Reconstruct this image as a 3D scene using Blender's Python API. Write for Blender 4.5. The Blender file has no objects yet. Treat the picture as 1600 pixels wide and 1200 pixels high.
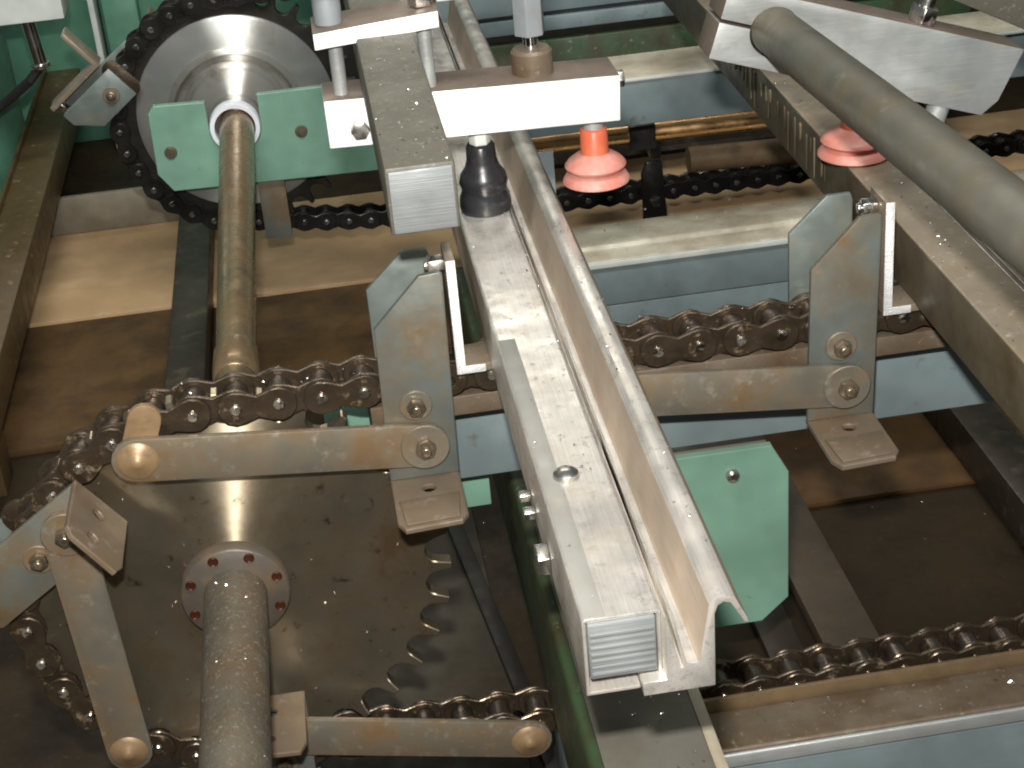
import bpy, bmesh, math, random
from mathutils import Vector, Matrix
random.seed(7)
S = bpy.context.scene
COL = S.collection
PI = math.pi

# ------------------------------------------------------------------ camera
cam_data = bpy.data.cameras.new('camera')
cam = bpy.data.objects.new('camera', cam_data)
COL.objects.link(cam)
cam_data.sensor_width = 36.0
cam_data.lens = 36.0 * 2642.97 / 1600.0
cam_data.clip_start = 0.02
cam_data.clip_end = 50.0
right = Vector((0.98668771, -0.14157126, -0.08003091))
down = Vector((-0.13736474, -0.46208949, -0.87613026))
fwd = Vector((0.08705343, 0.87546038, -0.47538492))
CAM = Vector((0.09776251, -0.91506779, 0.61271809))
cam.matrix_world = Matrix((
    (right.x, -down.x, -fwd.x, CAM.x),
    (right.y, -down.y, -fwd.y, CAM.y),
    (right.z, -down.z, -fwd.z, CAM.z),
    (0, 0, 0, 1)))
S.camera = cam

# ------------------------------------------------------------------ light
world = bpy.data.worlds.new('World')
S.world = world
world.use_nodes = True
wn = world.node_tree.nodes
wn['Background'].inputs[0].default_value = (0.84, 0.90, 0.86, 1)
wn['Background'].inputs[1].default_value = 0.14


def lamp(name, loc, target, energy, sx, sy, color):
    d = bpy.data.lights.new(name, 'AREA')
    d.shape = 'RECTANGLE'
    d.size = sx
    d.size_y = sy
    d.energy = energy
    d.color = color
    o = bpy.data.objects.new(name, d)
    COL.objects.link(o)
    o.location = loc
    o.rotation_euler = (Vector(target) - Vector(loc)).to_track_quat('-Z', 'Y').to_euler()
    return o


# the flash of the camera and the fluorescent strips of the hall
lamp('camera_flash', CAM - down * 0.085 - right * 0.018, (0.2, 0.2, 0.06), 17.0, 0.03, 0.018, (1.0, 0.96, 0.90))
lamp('hall_strip_light', (0.1, 2.3, 2.0), (0.15, 1.1, -0.2), 13.0, 1.8, 0.35, (1.0, 0.95, 0.84))
hl = lamp('hall_strip_light', (0.2, -0.7, 2.1), (0.15, 1.15, 0.0), 10.5, 1.6, 0.35, (0.97, 1.0, 0.95))
hl.data.spread = math.radians(70)

S.view_settings.view_transform = 'Standard'
S.view_settings.look = 'None'
S.view_settings.gamma = 1.0
S.view_settings.exposure = 0.0
S.view_settings.use_curve_mapping = False
S.render.engine = 'CYCLES'
S.cycles.filter_width = 2.0


# ------------------------------------------------------------------ materials
def lin(r, g, b):
    f = lambda c: (c / 255.0 / 12.92) if c / 255.0 <= 0.04045 else ((c / 255.0 + 0.055) / 1.055) ** 2.4
    return (f(r), f(g), f(b), 1)


def mat(name, base, rough=0.5, metal=0.0, stain=None, dust=None, grain=None, bump=None, aniso=None,
        spec=0.5, tangent=None, sss=0.0, rough_var=0.12, coat=0.0, stain_metal=0.35):
    """stain=(colour, scale, low, high); dust the same with finer noise; grain=(axis, strength) long
    scratches along an axis of the object; bump=(scale, strength)."""
    m = bpy.data.materials.new(name)
    m.use_nodes = True
    nt = m.node_tree
    N, L = nt.nodes, nt.links
    b = N['Principled BSDF']
    b.inputs['Metallic'].default_value = metal
    b.inputs['Specular IOR Level'].default_value = spec
    b.inputs['Coat Weight'].default_value = coat
    tc = N.new('ShaderNodeTexCoord')
    geo = N.new('ShaderNodeNewGeometry')
    pos = geo.outputs['Position']
    rgb = N.new('ShaderNodeRGB')
    rgb.outputs[0].default_value = base
    col = rgb.outputs[0]

    def noise(scale, detail, vec, rough_n=0.6):
        n = N.new('ShaderNodeTexNoise')
        n.inputs['Scale'].default_value = scale
        n.inputs['Detail'].default_value = detail
        n.inputs['Roughness'].default_value = rough_n
        L.new(vec, n.inputs['Vector'])
        return n.outputs['Fac']

    def ramp(fac, lo, hi, a=0.0, c=1.0):
        r = N.new('ShaderNodeMapRange')
        r.inputs['From Min'].default_value = lo
        r.inputs['From Max'].default_value = hi
        r.inputs['To Min'].default_value = a
        r.inputs['To Max'].default_value = c
        L.new(fac, r.inputs['Value'])
        return r.outputs['Result']

    def mix(fac, a, c):
        x = N.new('ShaderNodeMix')
        x.data_type = 'RGBA'
        L.new(fac, x.inputs[0])
        L.new(a, x.inputs[6])
        if isinstance(c, tuple):
            x.inputs[7].default_value = c
        else:
            L.new(c, x.inputs[7])
        return x.outputs[2]

    # slight large value variation everywhere
    v = noise(18, 2, pos)
    hv = N.new('ShaderNodeHueSaturation')
    L.new(col, hv.inputs['Color'])
    L.new(ramp(v, 0.3, 0.7, 0.82, 1.15), hv.inputs['Value'])
    col = hv.outputs['Color']
    rough_out = ramp(noise(55, 2, pos), 0.3, 0.7, max(0.03, rough - rough_var), min(1, rough + rough_var))
    heights = []
    if grain:
        ax, strength = grain
        mp = N.new('ShaderNodeMapping')
        s = [1, 1, 1]
        s['xyz'.index(ax)] = 0.02
        mp.inputs['Scale'].default_value = s
        L.new(tc.outputs['Object'], mp.inputs['Vector'])
        g = noise(1500, 3, mp.outputs['Vector'])
        heights.append((g, strength))
        hv2 = N.new('ShaderNodeHueSaturation')
        L.new(col, hv2.inputs['Color'])
        L.new(ramp(g, 0.3, 0.7, 0.85, 1.1), hv2.inputs['Value'])
        col = hv2.outputs['Color']
    metal_out = None
    if stain:
        f = ramp(noise(stain[1], 4, pos, 0.65), stain[2], stain[3])
        col = mix(f, col, stain[0])
        metal_out = ramp(f, 0, 1, metal, metal * stain_metal)
    if dust:
        f2 = ramp(noise(dust[1], 3, pos, 0.7), dust[2], dust[3])
        col = mix(f2, col, dust[0])
        rr = N.new('ShaderNodeMath')
        rr.operation = 'MAXIMUM'
        L.new(rough_out, rr.inputs[0])
        L.new(ramp(f2, 0, 1, 0, 0.8), rr.inputs[1])
        rough_out = rr.outputs[0]
    if metal_out is not None:
        L.new(metal_out, b.inputs['Metallic'])
    L.new(col, b.inputs['Base Color'])
    L.new(rough_out, b.inputs['Roughness'])
    if bump:
        heights.append((noise(bump[0], 2, pos), bump[1]))
    prev = None
    for h, st in heights:
        bn = N.new('ShaderNodeBump')
        bn.inputs['Strength'].default_value = st
        bn.inputs['Distance'].default_value = 0.0006
        L.new(h, bn.inputs['Height'])
        if prev is not None:
            L.new(prev, bn.inputs['Normal'])
        prev = bn.outputs['Normal']
    if prev is not None:
        L.new(prev, b.inputs['Normal'])
    if aniso:
        b.inputs['Anisotropic'].default_value = aniso
        b.inputs['Anisotropic Rotation'].default_value = 0.25
        if tangent == 'radial':
            t = N.new('ShaderNodeTangent')
            t.direction_type = 'RADIAL'
            t.axis = 'Y'
            L.new(t.outputs[0], b.inputs['Tangent'])
        else:
            vt = N.new('ShaderNodeVectorTransform')
            vt.vector_type = 'VECTOR'
            vt.convert_from = 'OBJECT'
            vt.convert_to = 'WORLD'
            vt.inputs[0].default_value = tangent
            L.new(vt.outputs[0], b.inputs['Tangent'])
    if sss:
        b.inputs['Subsurface Weight'].default_value = sss
        b.inputs['Subsurface Radius'].default_value = (0.01, 0.003, 0.002)
        b.inputs['Subsurface Scale'].default_value = 0.5
    return m


OIL = (0.030, 0.020, 0.010, 1)
BROWN = (0.115, 0.075, 0.038, 1)
M = {}
M['alu_bright'] = mat('bright brushed aluminium', (0.95, 0.95, 0.94, 1), 0.47, 0.2, grain=('x', 0.10), rough_var=0.05,
                      aniso=0.9, tangent=(1, 0, 0), bump=(90, 0.15))
M['alu_saw'] = mat('sawn aluminium end', (0.26, 0.275, 0.28, 1), 0.5, 0.4, grain=('x', 0.35), rough_var=0.15)
M['alu_cut'] = mat('bright saw cut', (0.85, 0.86, 0.87, 1), 0.45, 0.4, grain=('x', 0.5), bump=(900, 0.9))
M['shaded_grime'] = mat('shaded grimy aluminium', (0.20, 0.155, 0.125, 1), 0.5, 0.4, stain=((0.13, 0.10, 0.075, 1), 30, 0.45, 0.7), bump=(200, 0.2),
                     dust=((0.30, 0.27, 0.22, 1), 200, 0.62, 0.75))  # grime colour that also paints in the dimness of upward faces
M['alu_dull'] = mat('dull aluminium block', (0.42, 0.44, 0.435, 1), 0.5, 0.45, stain=((0.30, 0.285, 0.24, 1), 60, 0.55, 0.8),
                    grain=('x', 0.15), bump=(200, 0.2))
M['alu_profile'] = mat('mill finish aluminium', (0.76, 0.73, 0.68, 1), 0.38, 0.75, stain=((0.34, 0.275, 0.21, 1), 26, 0.48, 0.85),
                       grain=('y', 0.10), bump=(70, 0.25), dust=((0.42, 0.375, 0.31, 1), 160, 0.58, 0.75))
M['alu_dirty'] = mat('dusty square bar', (0.130, 0.124, 0.098, 1), 0.55, 0.3, stain=((0.105, 0.093, 0.07, 1), 35, 0.45, 0.75),
                     dust=((0.22, 0.21, 0.175, 1), 240, 0.58, 0.72), bump=(300, 0.3))
M['zinc'] = mat('greyish steel plate', (0.160, 0.182, 0.168, 1), 0.45, 0.45, stain=((0.145, 0.098, 0.05, 1), 17, 0.43, 0.66), bump=(160, 0.2),
                dust=((0.20, 0.16, 0.10, 1), 75, 0.58, 0.78))
M['zinc_light'] = mat('greenish zinc plate', (0.20, 0.235, 0.22, 1), 0.42, 0.5, stain=((0.24, 0.2, 0.12, 1), 24, 0.55, 0.85), bump=(160, 0.2))
M['strap'] = mat('oily tan strap', (0.190, 0.174, 0.138, 1), 0.42, 0.4, stain=((0.165, 0.108, 0.055, 1), 18, 0.42, 0.62), bump=(120, 0.25),
                 dust=((0.25, 0.225, 0.18, 1), 90, 0.56, 0.75))
M['foot'] = mat('brownish bent foot', (0.20, 0.155, 0.112, 1), 0.42, 0.35, stain=((0.15, 0.105, 0.065, 1), 22, 0.42, 0.66), bump=(140, 0.25),
                dust=((0.27, 0.235, 0.19, 1), 80, 0.58, 0.75))
M['tan_part'] = mat('rust tan pivot', (0.28, 0.185, 0.10, 1), 0.45, 0.3, stain=((0.14, 0.09, 0.045, 1), 60, 0.5, 0.75), bump=(200, 0.3))
M['chain'] = mat('oily brown chain', (0.085, 0.063, 0.042, 1), 0.34, 0.75, stain=((0.035, 0.024, 0.013, 1), 60, 0.42, 0.62),
                 bump=(220, 0.5), dust=((0.17, 0.125, 0.08, 1), 120, 0.58, 0.72))
M['roller'] = mat('worn chain roller', (0.13, 0.105, 0.088, 1), 0.3, 0.85, stain=(OIL, 90, 0.5, 0.65), bump=(220, 0.4))
M['pin'] = mat('shiny pin', (0.55, 0.52, 0.46, 1), 0.22, 1.0, stain=((0.12, 0.08, 0.045, 1), 120, 0.5, 0.7))
M['chain_black'] = mat('greasy black chain', (0.022, 0.020, 0.018, 1), 0.3, 0.5, bump=(220, 0.4), stain=((0.008, 0.007, 0.006, 1), 60, 0.45, 0.65))
M['pin_black'] = mat('pin in grease', (0.35, 0.34, 0.32, 1), 0.25, 1.0, stain=((0.02, 0.02, 0.02, 1), 140, 0.5, 0.7))
M['disc'] = mat('turned oily sprocket', (0.42, 0.365, 0.27, 1), 0.38, 0.92, stain=((0.20, 0.14, 0.078, 1), 15, 0.42, 0.68), stain_metal=0.85, rough_var=0.03,
                aniso=1.0, tangent='radial', bump=(60, 0.10), dust=((0.11, 0.08, 0.048, 1), 90, 0.62, 0.76))
M['disc_clean'] = mat('turned steel sprocket', (0.50, 0.50, 0.48, 1), 0.38, 0.75, stain=((0.33, 0.30, 0.25, 1), 20, 0.55, 0.8), stain_metal=0.9, rough_var=0.03,
                      aniso=1.0, tangent='radial', bump=(60, 0.1))
M['hub'] = mat('turned bright hub', (0.52, 0.50, 0.46, 1), 0.38, 0.8, stain_metal=0.9, rough_var=0.03, aniso=1.0, tangent='radial', stain=((0.2, 0.14, 0.08, 1), 30, 0.55, 0.8))
M['teeth_dark'] = mat('greasy teeth', (0.03, 0.027, 0.022, 1), 0.4, 0.5, bump=(200, 0.3))
M['pipe'] = mat('dusty steel pipe', (0.145, 0.13, 0.10, 1), 0.55, 0.5, stain=((0.12, 0.08, 0.045, 1), 30, 0.42, 0.72),
                dust=((0.25, 0.23, 0.195, 1), 330, 0.56, 0.70), bump=(380, 0.9))
M['flange'] = mat('grey flange', (0.10, 0.086, 0.07, 1), 0.5, 0.3, stain=(BROWN, 60, 0.45, 0.7), bump=(150, 0.3))
M['red_hole'] = mat('red brown screw', (0.06, 0.017, 0.010, 1), 0.3, 0.3, bump=(200, 0.4))
M['shaft'] = mat('oily brass coloured shaft', (0.34, 0.25, 0.15, 1), 0.28, 0.8, stain=((0.20, 0.12, 0.055, 1), 16, 0.4, 0.7), bump=(150, 0.15),
                 grain=('y', 0.08))
M['blue'] = mat('blue grey paint', lin(114, 128, 131), 0.42, 0.0, stain=(lin(100, 112, 112), 14, 0.5, 0.8), bump=(120, 0.08),
                dust=(lin(88, 84, 70), 40, 0.64, 0.78))
M['green'] = mat('light green paint', lin(114, 151, 133), 0.45, 0.0, stain=(lin(96, 130, 110), 12, 0.55, 0.85), bump=(150, 0.06),
                 dust=(lin(70, 92, 74), 95, 0.68, 0.78))
M['green_dark'] = mat('dark green paint', lin(50, 76, 48), 0.5, 0.0, stain=(lin(58, 52, 34), 25, 0.38, 0.66), bump=(150, 0.2),
                      dust=(lin(105, 120, 95), 120, 0.62, 0.75))
M['green_back'] = mat('machine green enamel', lin(88, 134, 112), 0.4, 0.0, stain=(lin(66, 104, 86), 5, 0.45, 0.8))
M['grey_beam'] = mat('grey dusty beam top', lin(110, 108, 98), 0.5, 0.1, stain=(lin(86, 82, 72), 18, 0.45, 0.8), bump=(200, 0.2))
M['grey_flat'] = mat('flat grey paint', lin(140, 146, 150), 0.5, 0.1, stain=(lin(110, 110, 105), 14, 0.5, 0.8))
M['brown_top'] = mat('rusty brown rail top', (0.16, 0.125, 0.09, 1), 0.5, 0.25, stain=((0.09, 0.055, 0.026, 1), 20, 0.42, 0.68), bump=(140, 0.4),
                     dust=((0.26, 0.23, 0.18, 1), 130, 0.6, 0.75))
M['rust_edge'] = mat('rust coloured edge', (0.17, 0.115, 0.062, 1), 0.5, 0.2, stain=((0.10, 0.068, 0.036, 1), 40, 0.45, 0.7), bump=(200, 0.3))
M['beige'] = mat('worn beige wear strip', (0.50, 0.46, 0.36, 1), 0.38, 0.0, stain=((0.27, 0.215, 0.14, 1), 16, 0.42, 0.75), bump=(100, 0.15))
M['floor'] = mat('dark brown floor plate', (0.036, 0.024, 0.012, 1), 0.55, 0.0, spec=0.2, stain=((0.015, 0.010, 0.006, 1), 9, 0.40, 0.68), bump=(70, 0.35),
                 dust=((0.05, 0.036, 0.022, 1), 120, 0.62, 0.76))  # floor kept darker than the tan board
M['floor_brown'] = mat('orange brown plate', (0.095, 0.052, 0.020, 1), 0.55, 0.0, spec=0.2, stain=((0.040, 0.022, 0.010, 1), 12, 0.42, 0.7), bump=(80, 0.35))  # tone between the dark floor and the tan board
M['dark_bar'] = mat('dark oily bar', (0.045, 0.036, 0.026, 1), 0.42, 0.3, stain=((0.10, 0.075, 0.05, 1), 50, 0.55, 0.75), bump=(120, 0.3))
M['tray_grey'] = mat('grey brown plate', (0.062, 0.052, 0.038, 1), 0.55, 0.0, spec=0.3, stain=((0.036, 0.028, 0.018, 1), 14, 0.42, 0.7), bump=(120, 0.3))
M['strip'] = mat('worn floor strip', (0.075, 0.06, 0.043, 1), 0.55, 0.2, stain=((0.085, 0.05, 0.022, 1), 30, 0.5, 0.75), bump=(150, 0.4),
                 dust=((0.13, 0.11, 0.085, 1), 160, 0.62, 0.74))
M['tan'] = mat('bare tan plywood', (0.47, 0.315, 0.175, 1), 0.6, 0.0, stain=((0.38, 0.24, 0.12, 1), 7, 0.4, 0.75), grain=('x', 0.05))
M['beam_brown'] = mat('greasy brown beam', (0.095, 0.062, 0.024, 1), 0.45, 0.2, stain=((0.075, 0.047, 0.02, 1), 11, 0.42, 0.68), bump=(90, 0.3),
                      dust=((0.25, 0.19, 0.10, 1), 60, 0.6, 0.75))
M['red'] = mat('red silicone', (0.57, 0.205, 0.16, 1), 0.45, 0.0, sss=0.35, dust=((0.58, 0.31, 0.26, 1), 60, 0.42, 0.72))
M['red_neck'] = mat('orange red silicone', (0.66, 0.15, 0.075, 1), 0.38, 0.0, sss=0.4)
M['black'] = mat('black rubber', (0.018, 0.018, 0.02, 1), 0.25, 0.0, bump=(160, 0.3), dust=((0.06, 0.05, 0.045, 1), 70, 0.6, 0.75))
M['white'] = mat('white nylon', (0.72, 0.74, 0.80, 1), 0.35, 0.0)
M['chrome'] = mat('chrome rod', (0.80, 0.80, 0.82, 1), 0.12, 1.0)
M['bolt'] = mat('bolt steel', (0.60, 0.59, 0.56, 1), 0.26, 1.0, stain=((0.28, 0.22, 0.14, 1), 120, 0.55, 0.75), bump=(200, 0.15))
M['bolt_oily'] = mat('oily bolt', (0.33, 0.27, 0.20, 1), 0.25, 0.9, stain=((0.10, 0.065, 0.03, 1), 90, 0.45, 0.7), bump=(200, 0.4))
M['copper'] = mat('copper pipe', (0.78, 0.47, 0.22, 1), 0.33, 1.0, stain=((0.20, 0.10, 0.04, 1), 16, 0.5, 0.75))
M['hose'] = mat('black hose', (0.012, 0.012, 0.012, 1), 0.45)
M['pale'] = mat('pale grey paint', lin(205, 210, 206), 0.4, 0.0, stain=(lin(185, 190, 180), 10, 0.5, 0.8))
M['dark'] = mat('dark grime', (0.02, 0.018, 0.014, 1), 0.5, 0.2, bump=(100, 0.3))
M['rod'] = mat('grey drawn tube', (0.135, 0.130, 0.105, 1), 0.5, 0.4, stain=((0.12, 0.095, 0.055, 1), 22, 0.46, 0.72), bump=(160, 0.12),
               dust=((0.18, 0.17, 0.14, 1), 110, 0.6, 0.75))
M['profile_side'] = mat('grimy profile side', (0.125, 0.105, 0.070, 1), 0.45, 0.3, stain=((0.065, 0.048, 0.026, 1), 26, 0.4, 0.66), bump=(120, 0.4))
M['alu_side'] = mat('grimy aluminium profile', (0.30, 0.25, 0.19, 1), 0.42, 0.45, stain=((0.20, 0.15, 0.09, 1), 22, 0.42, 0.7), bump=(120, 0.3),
                   dust=((0.42, 0.37, 0.31, 1), 120, 0.58, 0.75))
M['edge_cover'] = mat('dull grey edge strip', (0.36, 0.355, 0.325, 1), 0.45, 0.4, stain=((0.27, 0.245, 0.20, 1), 30, 0.5, 0.8), bump=(160, 0.3))
M['groove'] = mat('dimmed brown groove side', (0.35, 0.295, 0.235, 1), 0.45, 0.35, stain=((0.27, 0.205, 0.155, 1), 22, 0.45, 0.75), bump=(120, 0.2), grain=('y', 0.08))  # browner tone paints in the dimness of the groove's inner wall
M['drip'] = mat('pale grease', (0.185, 0.158, 0.10, 1), 0.35, 0.0, stain=((0.14, 0.11, 0.06, 1), 120, 0.45, 0.7))
M['chip'] = mat('aluminium chips', (0.86, 0.86, 0.84, 1), 0.3, 1.0)


# ------------------------------------------------------------------ geometry helpers
def mesh_obj(name, me, material, parent=None):
    o = bpy.data.objects.new(name, me)
    COL.objects.link(o)
    if material is not None and not me.materials:
        me.materials.append(material)
    if parent is not None:
        o.parent = parent
    return o


class MB:
    def __init__(self):
        self.bm = bmesh.new()

    def face(self, pts):
        return self.bm.faces.new([self.bm.verts.new(p) for p in pts])

    def box(self, x0, x1, y0, y1, z0, z1, mtx=None):
        v = [self.bm.verts.new((x, y, z)) for x in (x0, x1) for y in (y0, y1) for z in (z0, z1)]
        for f in ((0, 1, 3, 2), (4, 6, 7, 5), (0, 4, 5, 1), (2, 3, 7, 6), (0, 2, 6, 4), (1, 5, 7, 3)):
            self.bm.faces.new([v[i] for i in f])
        if mtx is not None:
            for q in v:
                q.co = mtx @ q.co
        return self

    def prism(self, poly, a0, a1, axis='y'):
        """poly of 2D points; axis y: (x,z), axis x: (y,z), axis z: (x,y)"""
        def P(p, a):
            if axis == 'y':
                return (p[0], a, p[1])
            if axis == 'x':
                return (a, p[0], p[1])
            return (p[0], p[1], a)
        A = [self.bm.verts.new(P(p, a0)) for p in poly]
        B = [self.bm.verts.new(P(p, a1)) for p in poly]
        self.bm.faces.new(A)
        self.bm.faces.new(list(reversed(B)))
        n = len(poly)
        for i in range(n):
            j = (i + 1) % n
            self.bm.faces.new((A[j], A[i], B[i], B[j]))
        return self

    def tube(self, p0, p1, r0, r1=None, n=24, caps=True):
        r1 = r0 if r1 is None else r1
        p0, p1 = Vector(p0), Vector(p1)
        d = (p1 - p0).normalized()
        a = d.orthogonal().normalized()
        b = d.cross(a)
        A, B = [], []
        for i in range(n):
            t = 2 * PI * i / n
            q = a * math.cos(t) + b * math.sin(t)
            A.append(self.bm.verts.new(p0 + q * r0))
            B.append(self.bm.verts.new(p1 + q * r1))
        for i in range(n):
            j = (i + 1) % n
            self.bm.faces.new((A[i], A[j], B[j], B[i]))
        if caps:
            self.bm.faces.new(list(reversed(A)))
            self.bm.faces.new(B)
        return self

    def lathe(self, prof, origin=(0, 0, 0), axis='y', n=48):
        """prof: list of (radius, a) along the axis; closed at radius 0 ends"""
        ox, oy, oz = origin
        rings = []
        for r, a in prof:
            ring = []
            if r <= 1e-6:
                p = (ox, oy + a, oz) if axis == 'y' else (ox, oy, oz + a)
                ring = [self.bm.verts.new(p)] * n
            else:
                for i in range(n):
                    t = 2 * PI * i / n
                    c, s = r * math.cos(t), r * math.sin(t)
                    p = (ox + c, oy + a, oz + s) if axis == 'y' else (ox + c, oy + s, oz + a)
                    ring.append(self.bm.verts.new(p))
            rings.append(ring)
        for k in range(len(rings) - 1):
            A, B = rings[k], rings[k + 1]
            for i in range(n):
                j = (i + 1) % n
                vs = []
                for q in (A[i], A[j], B[j], B[i]):
                    if q not in vs:
                        vs.append(q)
                if len(vs) >= 3:
                    try:
                        self.bm.faces.new(vs)
                    except ValueError:
                        pass
        return self

    def hexa(self, c, r, a0, a1, axis='y', turn=0.0):
        poly = [(c[0] + r * math.cos(turn + i * PI / 3), c[1] + r * math.sin(turn + i * PI / 3)) for i in range(6)]
        return self.prism(poly, a0, a1, axis)

    def mesh(self, name, bevel=0.0, smooth=35, segs=2):
        bm = self.bm
        bmesh.ops.remove_doubles(bm, verts=bm.verts, dist=1e-7)
        bmesh.ops.recalc_face_normals(bm, faces=bm.faces)
        if bevel > 0:
            es = [e for e in bm.edges if len(e.link_faces) == 2 and e.calc_face_angle(0) > math.radians(40)]
            bmesh.ops.bevel(bm, geom=es, offset=bevel, segments=segs, profile=0.5, affect='EDGES', clamp_overlap=True)
        for f in bm.faces:
            f.smooth = True
        for e in bm.edges:
            if len(e.link_faces) == 2:
                e.smooth = e.calc_face_angle(0) < math.radians(smooth)
        me = bpy.data.meshes.new(name)
        bm.to_mesh(me)
        bm.free()
        return me

    def build(self, name, material, parent=None, bevel=0.0, smooth=35, segs=2):
        return mesh_obj(name, self.mesh(name, bevel, smooth, segs), material, parent)


def plate(name, outer, holes, a0, a1, axis, material, parent=None, bevel=0.0004):
    """a flat plate with real holes, extruded from a0 to a1 along the axis"""
    cu = bpy.data.curves.new(name, 'CURVE')
    cu.dimensions = '2D'
    cu.fill_mode = 'BOTH'
    th = abs(a1 - a0)
    cu.extrude = th / 2 - bevel
    cu.bevel_depth = bevel
    cu.bevel_resolution = 1
    cu.offset = -bevel
    for loop in [outer] + list(holes):
        sp = cu.splines.new('POLY')
        sp.points.add(len(loop) - 1)
        for q, p in zip(sp.points, loop):
            q.co = (p[0], p[1], 0, 1)
        sp.use_cyclic_u = True
    tmp = bpy.data.objects.new(name, cu)
    COL.objects.link(tmp)
    dg = bpy.context.evaluated_depsgraph_get()
    me = bpy.data.meshes.new_from_object(tmp.evaluated_get(dg))
    bpy.data.objects.remove(tmp)
    mid = (a0 + a1) / 2
    for v in me.vertices:
        x, y, z = v.co
        if axis == 'y':
            v.co = (x, mid - z, y)
        elif axis == 'z':
            v.co = (x, y, mid + z)
    me.materials.clear()
    bm = bmesh.new()
    bm.from_mesh(me)
    bmesh.ops.remove_doubles(bm, verts=bm.verts, dist=1e-6)
    bmesh.ops.recalc_face_normals(bm, faces=bm.faces)
    for f in bm.faces:
        f.smooth = False
    bm.to_mesh(me)
    bm.free()
    return mesh_obj(name, me, material, parent)


def shade_top(o, material):  # recolours upward faces darker, shade set by face direction
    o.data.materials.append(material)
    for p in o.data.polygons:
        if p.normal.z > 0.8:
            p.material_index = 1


def circle(cx, cy, r, n=16):
    return [(cx + r * math.cos(2 * PI * i / n), cy + r * math.sin(2 * PI * i / n)) for i in range(n)]


def stadium(p, q, r, n=8):
    """rounded bar outline from p to q"""
    dx, dy = q[0] - p[0], q[1] - p[1]
    a = math.atan2(dy, dx)
    pts = []
    for i in range(n + 1):
        t = a - PI / 2 + PI * i / n
        pts.append((q[0] + r * math.cos(t), q[1] + r * math.sin(t)))
    for i in range(n + 1):
        t = a + PI / 2 + PI * i / n
        pts.append((p[0] + r * math.cos(t), p[1] + r * math.sin(t)))
    return pts


def thing(name, label, cat, loc=(0, 0, 0), group=None):
    o = bpy.data.objects.new(name, None)
    COL.objects.link(o)
    o.empty_display_size = 0.02
    o.location = loc
    o['label'] = label
    o['category'] = cat
    if group:
        o['group'] = group
    return o


def tag(o, label, cat, group=None):
    o['label'] = label
    o['category'] = cat
    if group:
        o['group'] = group
    return o


def structure(o):
    o['kind'] = 'structure'
    return o


def base_at(root, loc):
    """move a thing's origin to its base while its parts stay where they are"""
    root.location = loc
    for ch in root.children:
        ch.location = Vector(ch.location) - Vector(loc)


# ------------------------------------------------------------------ floor and setting
FZ = -0.27
structure(MB().box(-3, 4, -2.0, 5, FZ - 0.05, FZ).build('floor', M['floor']))
fl = MB().box(-0.33, 1.2, 1.010, 1.30, FZ + 0.0005, FZ + 0.012).build('plywood_board', M['tan'], bevel=0.001)
tag(fl, 'bare tan plywood board lying on the floor under the rear chain', 'board')
fl = MB().box(0.40, 1.3, 0.385, 0.90, FZ + 0.0005, FZ + 0.006).build('tray_plate', M['floor_brown'], bevel=0.001)
tag(fl, 'orange brown plate on the floor at right behind the hanging foot', 'plate')
fl = MB().box(-0.9, -0.118, 0.70, 1.007, FZ + 0.0005, FZ + 0.009).build('tray_plate', M['floor_brown'], bevel=0.001)
tag(fl, 'orange brown plate in front of the tan board, left of centre', 'plate')
fl = MB().box(-0.060, 0.32, 0.72, 1.007, FZ + 0.0005, FZ + 0.009).build('tray_plate', M['floor_brown'], bevel=0.001)
tag(fl, 'orange brown plate in front of the tan board, right of the far shaft', 'plate')
fl = MB().box(0.02, 0.185, 0.05, 0.60, FZ + 0.0005, FZ + 0.004).build('tray_plate', M['tray_grey'], bevel=0.001)
tag(fl, 'grey brown plate on the floor just right of the large sprocket teeth', 'plate')
o = MB().box(-0.113, -0.070, 0.60, 1.28, FZ + 0.0005, FZ + 0.045).build('floor_bar', M['dark_bar'], bevel=0.002)
tag(o, 'dark brown bar running along the floor beside the far shaft', 'bar')
o = MB().box(-0.117, -0.068, 1.2805, 1.2845, FZ + 0.0125, FZ + 0.052).build('end_plate', M['pale'], bevel=0.0008)
tag(o, 'thin pale plate closing the far end of the dark floor bar', 'plate')
o = MB().box(0.44, 0.487, 0.0, 0.44, FZ + 0.0065, FZ + 0.020).build('floor_strip', M['strip'], bevel=0.001)
tag(o, 'worn greyish flat strip on the floor right of the green plate', 'strip')
o = MB().box(0.395, 0.425, 0.0, 0.33, FZ + 0.0065, FZ + 0.014).build('floor_strip', M['dark_bar'], bevel=0.001)
tag(o, 'narrow dark strip on the floor beside the worn greyish strip', 'strip')
o = MB().prism([(0.144, 0.56), (0.158, 0.56), (0.211, 0.06), (0.197, 0.06)], FZ + 0.0045, FZ + 0.012, 'z').build('floor_batten', M['dark'], bevel=0.001)
tag(o, 'thin dark batten slanting across the floor right of the large sprocket', 'batten')
o = MB().box(0.655, 0.70, -0.1, 0.75, FZ + 0.0065, FZ + 0.05).build('floor_beam', M['dark_bar'], bevel=0.002)
tag(o, 'dark oily beam on the floor at the right edge of the picture', 'beam')
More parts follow.
